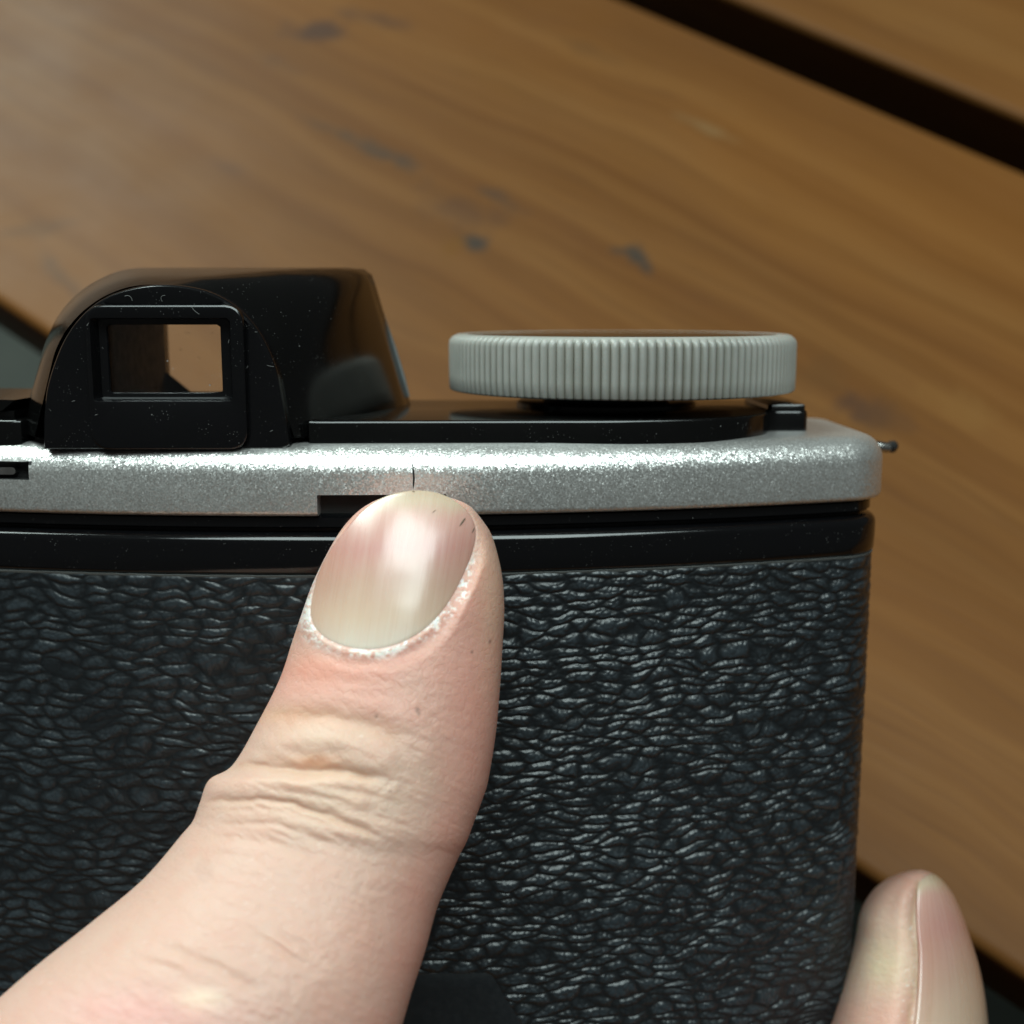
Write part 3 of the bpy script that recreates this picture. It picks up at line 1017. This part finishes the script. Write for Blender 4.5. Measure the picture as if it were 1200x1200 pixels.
for pts, dep, wd in CR:
    pl = chaikin(pts, 2, False)
    d, _ = polydist(wob_x, wob_y, pl, False)
    e_ = np.minimum(np.hypot(X - pl[0][0], Y - pl[0][1]), np.hypot(X - pl[-1][0], Y - pl[-1][1]))
    fade = sstep(0, 28, e_)
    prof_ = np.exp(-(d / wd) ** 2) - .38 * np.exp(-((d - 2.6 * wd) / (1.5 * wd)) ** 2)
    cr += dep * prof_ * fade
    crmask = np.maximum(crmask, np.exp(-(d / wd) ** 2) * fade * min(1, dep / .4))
# pillow between the two main folds
d, _ = polydist(X, Y, chaikin([(315, 872), (345, 868), (385, 866), (420, 874), (450, 890)], 2, False), False)
cr -= .42 * np.exp(-(d / 15) ** 2)
d, _ = polydist(X, Y, chaikin([(250, 924), (300, 915), (360, 921), (420, 940)], 2, False), False)
cr -= .25 * np.exp(-(d / 11) ** 2)
# fine lines running across the finger, and pore-scale unevenness
ax = R(24)
a_across = (X * math.cos(ax) + Y * math.sin(ax)) / 26
a_along = (-X * math.sin(ax) + Y * math.cos(ax)) / 5.0
zone = sstep(770, 900, Y) * (1 - .4 * sstep(990, 1150, Y))
fine = vnoise(a_across, a_along, 51) * .035 * zone + vnoise(X / 3.2, Y / 3.2, 52) * .014 + vnoise((X * .8 - Y * .6) / 4.2, (X * .6 + Y * .8) / 22, 54) * .016 + vnoise((X * .85 + Y * .5) / 20, (-X * .5 + Y * .85) / 3.6, 55) * .016 + vnoise(X / 9, Y / 7, 53) * .018
sdw = sdn + 4.0 * vnoise(X / 17, Y / 17, 64) + 2.0 * vnoise(X / 6, Y / 6, 65)
ring = np.exp(-((sdw - 4.5) / (4.6 + 4.5 * np.exp(-((X - 530) / 40) ** 2 - ((Y - 720) / 45) ** 2) + 4 * np.exp(-((X - 365) / 25) ** 2 - ((Y - 745) / 25) ** 2))) ** 2) * (sdn > -2) * sstep(.28, .6, ny) * (SN > 0)
flake_n = .8 * vnoise(X / 4.2, Y / 3.4, 61) + .5 * vnoise(X / 1.7, Y / 1.8, 62) + .7 * vnoise(X / 22, Y / 22, 63)
fine += ring * flake_n * -.07
keep = np.where(sdn < 3, 0, 1)
Dp = Dp + front * keep * (cr * .55 - fine * .8)
P1 = pt(X, Y, Dp)
# pigment: base skin, pink tip and sides, yellowish knuckle, white flakes at the nail fold, painted shade in the folds
base = np.array([.555, .355, .285])
pink = np.array([.61, .295, .235])
pale = np.array([.585, .42, .32])
rosy = np.array([.66, .40, .32])
white = np.array([.80, .76, .72])
dark = np.array([.22, .13, .10])
C_ = np.broadcast_to(base, X.shape + (3,)).copy()


def lay(mask, colr):
    global C_
    C_ = C_ * (1 - mask[..., None]) + colr * mask[..., None]


blot = lambda x0, y0, rx, ry, k: k * np.exp(-((X - x0) / rx) ** 2 - ((Y - y0) / ry) ** 2)
n_lo = vnoise(X / 40, Y / 40, 71)
lay(np.clip(sstep(905, 780, Y) * (.55 + .25 * n_lo), 0, 1), pink)
lay(np.clip(sstep(.45, .95, T_) * (.75 + .2 * n_lo) * sstep(700, 820, Y), 0, 1), pink)
lay(np.clip(blot(560, 930, 45, 110, .75), 0, 1), pink)
lay(np.clip(blot(400, 925, 95, 60, .8), 0, 1), pale)
lay(np.clip(blot(385, 862, 60, 16, .6), 0, 1), pale)
lay(np.clip(blot(370, 893, 26, 9, .7), 0, 1), np.array([.60, .29, .17]))  # shadow above the main fold put into the skin colour
lay(np.clip(blot(340, 838, 60, 12, .35), 0, 1), np.array([.62, .36, .22]))  # shading over the upper fold, also painted in
lay(np.clip(blot(365, 782, 45, 18, .5), 0, 1), np.array([.66, .28, .20]))
lay(np.clip(blot(170, 1185, 110, 30, .6), 0, 1), np.array([.70, .37, .34]))
lay(np.clip(blot(400, 1150, 70, 90, .45), 0, 1), rosy)
lay(np.clip(blot(580, 690, 22, 120, .45), 0, 1), np.array([.66, .44, .30]))
lay(np.clip(blot(235, 1170, 30, 14, .6), 0, 1), np.array([.82, .68, .52]))
lay(np.clip(crmask * .35, 0, 1) * sstep(0, .3, SN), np.array([.50, .28, .17]))  # crease shade put into the colour
patchy = .10 + np.clip(blot(366, 748, 18, 16, .55) + blot(520, 738, 34, 22, .40) + blot(545, 690, 16, 40, .25) + blot(440, 766, 60, 8, .12), 0, 1)
fl_ = ring * sstep(.0, .55, flake_n + patchy)
lay(np.clip(.42 * np.exp(-((sdn - 7) / 7) ** 2) * (SN > 0) * (X < 400) * sstep(.15, .35, ny) * (.8 + .4 * flake_n), 0, 1), white)
lay(np.clip(fl_ * .95, 0, 1), white)
lay(np.clip(sstep(14, 2, np.abs(sdn - 4)) * .16 * (.6 + .5 * flake_n) * (SN > 0) * sstep(.2, .5, ny), 0, 1), white)
for x0, y0, r0 in ((489, 832, 1.9), (491, 836, 1.4), (441, 839, 1.4), (574, 752, 1.4), (553, 764, 1.1), (457, 927, 1.3), (240, 1020, 6)):
    lay(np.clip(1.2 * np.exp(-(np.hypot(X - x0, (Y - y0) * .7) / r0) ** 2), 0,   .75 if r0 < 5 else .10), dark)
lay(np.clip((vnoise(X / 2.2, Y / 2.2, 73) > .95) * .2 * (SN > 0), 0, 1), white)


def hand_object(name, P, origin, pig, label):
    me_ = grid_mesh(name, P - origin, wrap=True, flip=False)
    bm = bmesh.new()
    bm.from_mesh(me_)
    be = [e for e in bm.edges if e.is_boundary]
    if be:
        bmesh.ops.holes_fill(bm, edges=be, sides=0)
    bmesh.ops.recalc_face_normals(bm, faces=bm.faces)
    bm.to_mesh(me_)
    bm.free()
    add_color(me_, 'pigment_and_light', pig)
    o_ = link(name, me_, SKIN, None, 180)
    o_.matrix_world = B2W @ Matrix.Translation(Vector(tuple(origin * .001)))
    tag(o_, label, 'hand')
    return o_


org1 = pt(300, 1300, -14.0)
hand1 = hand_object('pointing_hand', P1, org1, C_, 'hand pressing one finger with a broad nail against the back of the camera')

# its nail: a curved plate with rounded rim, set into the fold
cn = np.array([463.0, 668.0])
nr, na = 46, 200
out_ = resample(NAIL_PX, na)
ring_s = np.concatenate([np.linspace(0, .93, nr - 8), np.array([.95, .965, .98, .99, .996, 1.0, 1.0, .985])])
lift = np.concatenate([np.zeros(nr - 8), np.array([0, .005, .015, .03, .06, .12, .34, .52])])
NX = cn[0] + (out_[:, 0] - cn[0])[None] * ring_s[:, None]
NY = cn[1] + (out_[:, 1] - cn[1])[None] * ring_s[:, None]
vv = (NY - 573) / 192.0
latn = (NX - (483 - 32 * vv)) / 96
ND = nail_depth(NX, NY) + lift[:, None] - .03
ND += .004 * vnoise(NX / 6.0, NY / 90, 81) + .022 * vnoise(NX / 34, NY / 30, 82)
P2 = pt(NX, NY, ND) - org1
me = grid_mesh('fingernail', P2, wrap=True)
uvl = me.uv_layers.new(name='UVMap')
li = np.empty(len(me.loops), np.int32)
me.loops.foreach_get('vertex_index', li)
uvs = np.stack([(latn / 2 + .5).ravel()[li], vv.ravel()[li]], 1).astype(np.float32)
uvl.data.foreach_set('uv', uvs.ravel())
bm = bmesh.new()
bm.from_mesh(me)
bmesh.ops.remove_doubles(bm, verts=bm.verts, dist=1e-7)
bmesh.ops.recalc_face_normals(bm, faces=bm.faces)
bm.to_mesh(me)
bm.free()
link('fingernail', me, NAIL, hand1, 180)
# dirt and cracks under the free edge
dv, df = [], []
for a, b, y_, r_ in (((512, 597), (504, 603), -.06, .05), ((546, 606), (536, 620), -.05, .09), ((556, 618), (551, 628), -.03, .08), ((483, 576), (487, 577), -.02, .06)):
    s5 = np.linspace(0, 1, 6)
    xx, yy = a[0] + (b[0] - a[0]) * s5, a[1] + (b[1] - a[1]) * s5
    m_ = tube('t', pt(xx, yy, nail_depth(xx, yy) + .03) - org1, [r_ * .3, r_, r_ * 1.1, r_, r_ * .7, r_ * .2], 6)
    b0 = len(dv)
    dv.extend([tuple(Vector(v_.co) * 1000) for v_ in m_.vertices])
    df.extend([tuple(b0 + i for i in f.vertices) for f in m_.polygons])
    bpy.data.meshes.remove(m_)
link('nail_dirt', mesh_from('nail_dirt', dv, df), mat_plain('nail_dirt', (.13, .085, .055), .8), hand1, 60)['kind'] = 'stuff'

# ---- second hand: one fingertip holding the right end of the camera
ST2 = [(1078, 1019, 1079, 1019, 13.5, 14.5), (1058, 1022, 1096, 1025, 11.0, 17.5), (1036, 1032, 1112, 1042, 9.5, 19.5), (1019, 1048, 1124, 1066, 8.4, 20.5), (1007, 1072, 1135, 1098, 7.2, 21), (1001, 1104, 1145, 1132, 5.8, 21.5),
       (991, 1140, 1152, 1168, 4.2, 21), (979, 1180, 1156, 1208, 2.4, 20.5), (962, 1230, 1158, 1258, .2, 20), (940, 1300, 1160, 1330, -3, 19), (915, 1400, 1165, 1430, -6, 16), (885, 1540, 1180, 1570, -10, 12), (870, 1720, 1200, 1740, -13, 8), (900, 1860, 1190, 1870, -11, 2), (1010, 1940, 1080, 1942, -7, -3)]
X, Y, Dp, T_, SN, s2 = finger(ST2, 420, 360, 2.1)
ang = np.broadcast_to(np.linspace(0, 2 * math.pi, 360, endpoint=False), X.shape)
ang = np.where(ang > math.pi, ang - 2 * math.pi, ang)
ss = np.broadcast_to(s2[:, None], X.shape)
NA0, NA1, NS0, NS1 = R(-50), R(87), .9, 8.6
# groove along the near nail wall, flattened bed under the plate
wall = np.exp(-((ang - (NA1 + .02 + .03 * np.sin(ss * 2))) / .075) ** 2) * sstep(1.2, 2.2, ss) * sstep(9.5, 8.4, ss)
ridge = np.exp(-((ang - (NA1 + .28)) / .17) ** 2) * sstep(1.6, 3.0, ss) * sstep(9.5, 8.4, ss)
dd = .30 * wall - .25 * ridge + .012 * vnoise(X / 4, Y / 4, 91) + .02 * vnoise(X / 10, Y / 5, 92)
Dp = Dp + dd * sstep(0, .2, SN)
P3 = pt(X, Y, Dp)
C_ = np.broadcast_to(np.array([.66, .45, .35]), X.shape + (3,)).copy()
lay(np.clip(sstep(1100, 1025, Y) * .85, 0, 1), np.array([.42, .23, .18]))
lay(np.clip(blot(1035, 1130, 26, 32, .75), 0, 1), np.array([.68, .54, .36]))  # yellowish highlight on the pad painted into the skin colour
lay(np.clip(sstep(1140, 1200, Y) * .75, 0, 1), np.array([.68, .38, .30]))
fn = vnoise(X / 3, Y / 3, 93)
lay(np.clip(np.exp(-((ang - (NA1 + .12)) / .10) ** 2) * sstep(1.5, 3, ss) * sstep(.55, .95, fn) * .6, 0, 1), white)
lay(np.clip(wall * (.35 + .3 * vnoise(X / 5, Y / 9, 96)), 0, 1), np.array([.50, .32, .18]))
org2 = pt(1060, 1330, 8.0)
hand2 = hand_object('holding_hand', P3, org2, C_, 'hand whose fingertip, nail turned outward, grips the leathery side edge of the camera')
# nail, offset outwards from the finger's side
nu_, nv_ = 60, 110
uu = np.linspace(-1, 1, nu_)
v01 = np.linspace(0, 1, nv_)
A_ = (NA0 + NA1) / 2 + uu * (NA1 - NA0) / 2
q_ = None
stt = NS0 + .9 * np.abs(uu[None]) ** 3 + (NS1 - NS0) * v01[:, None]
st_ = np.asarray(ST2, float)
flat = spline(st_, stt.ravel()).reshape(nv_, nu_, 6)
cs, sn = np.cos(A_)[None], np.sin(A_)[None]
e = 2 / 2.1
off_ = 1.030 - .03 * np.abs(uu[None]) ** 4
t2 = np.sign(cs) * np.abs(cs) ** e * off_
v2 = np.sign(sn) * np.abs(sn) ** e * off_
mx, my = (flat[..., 0] + flat[..., 2]) / 2, (flat[..., 1] + flat[..., 3]) / 2
hx, hy = (flat[..., 2] - flat[..., 0]) / 2, (flat[..., 3] - flat[..., 1]) / 2
PN = pt(mx + hx * t2, my + hy * t2, (flat[..., 4] + flat[..., 5]) / 2 - (flat[..., 5] - flat[..., 4]) / 2 * v2)
me = grid_mesh('fingernail', PN - org2)
uvl = me.uv_layers.new(name='UVMap')
li = np.empty(len(me.loops), np.int32)
me.loops.foreach_get('vertex_index', li)
UU = np.broadcast_to(uu[None] / 2 + .5, (nv_, nu_)).ravel()
VV = np.broadcast_to(v01[:, None], (nv_, nu_)).ravel()
uvl.data.foreach_set('uv', np.stack([UU[li], VV[li]], 1).astype(np.float32).ravel())
o = link('fingernail', me, NAIL, hand2, 180)
md = o.modifiers.new('thickness', 'SOLIDIFY')
md.thickness, md.offset = .00035, -1
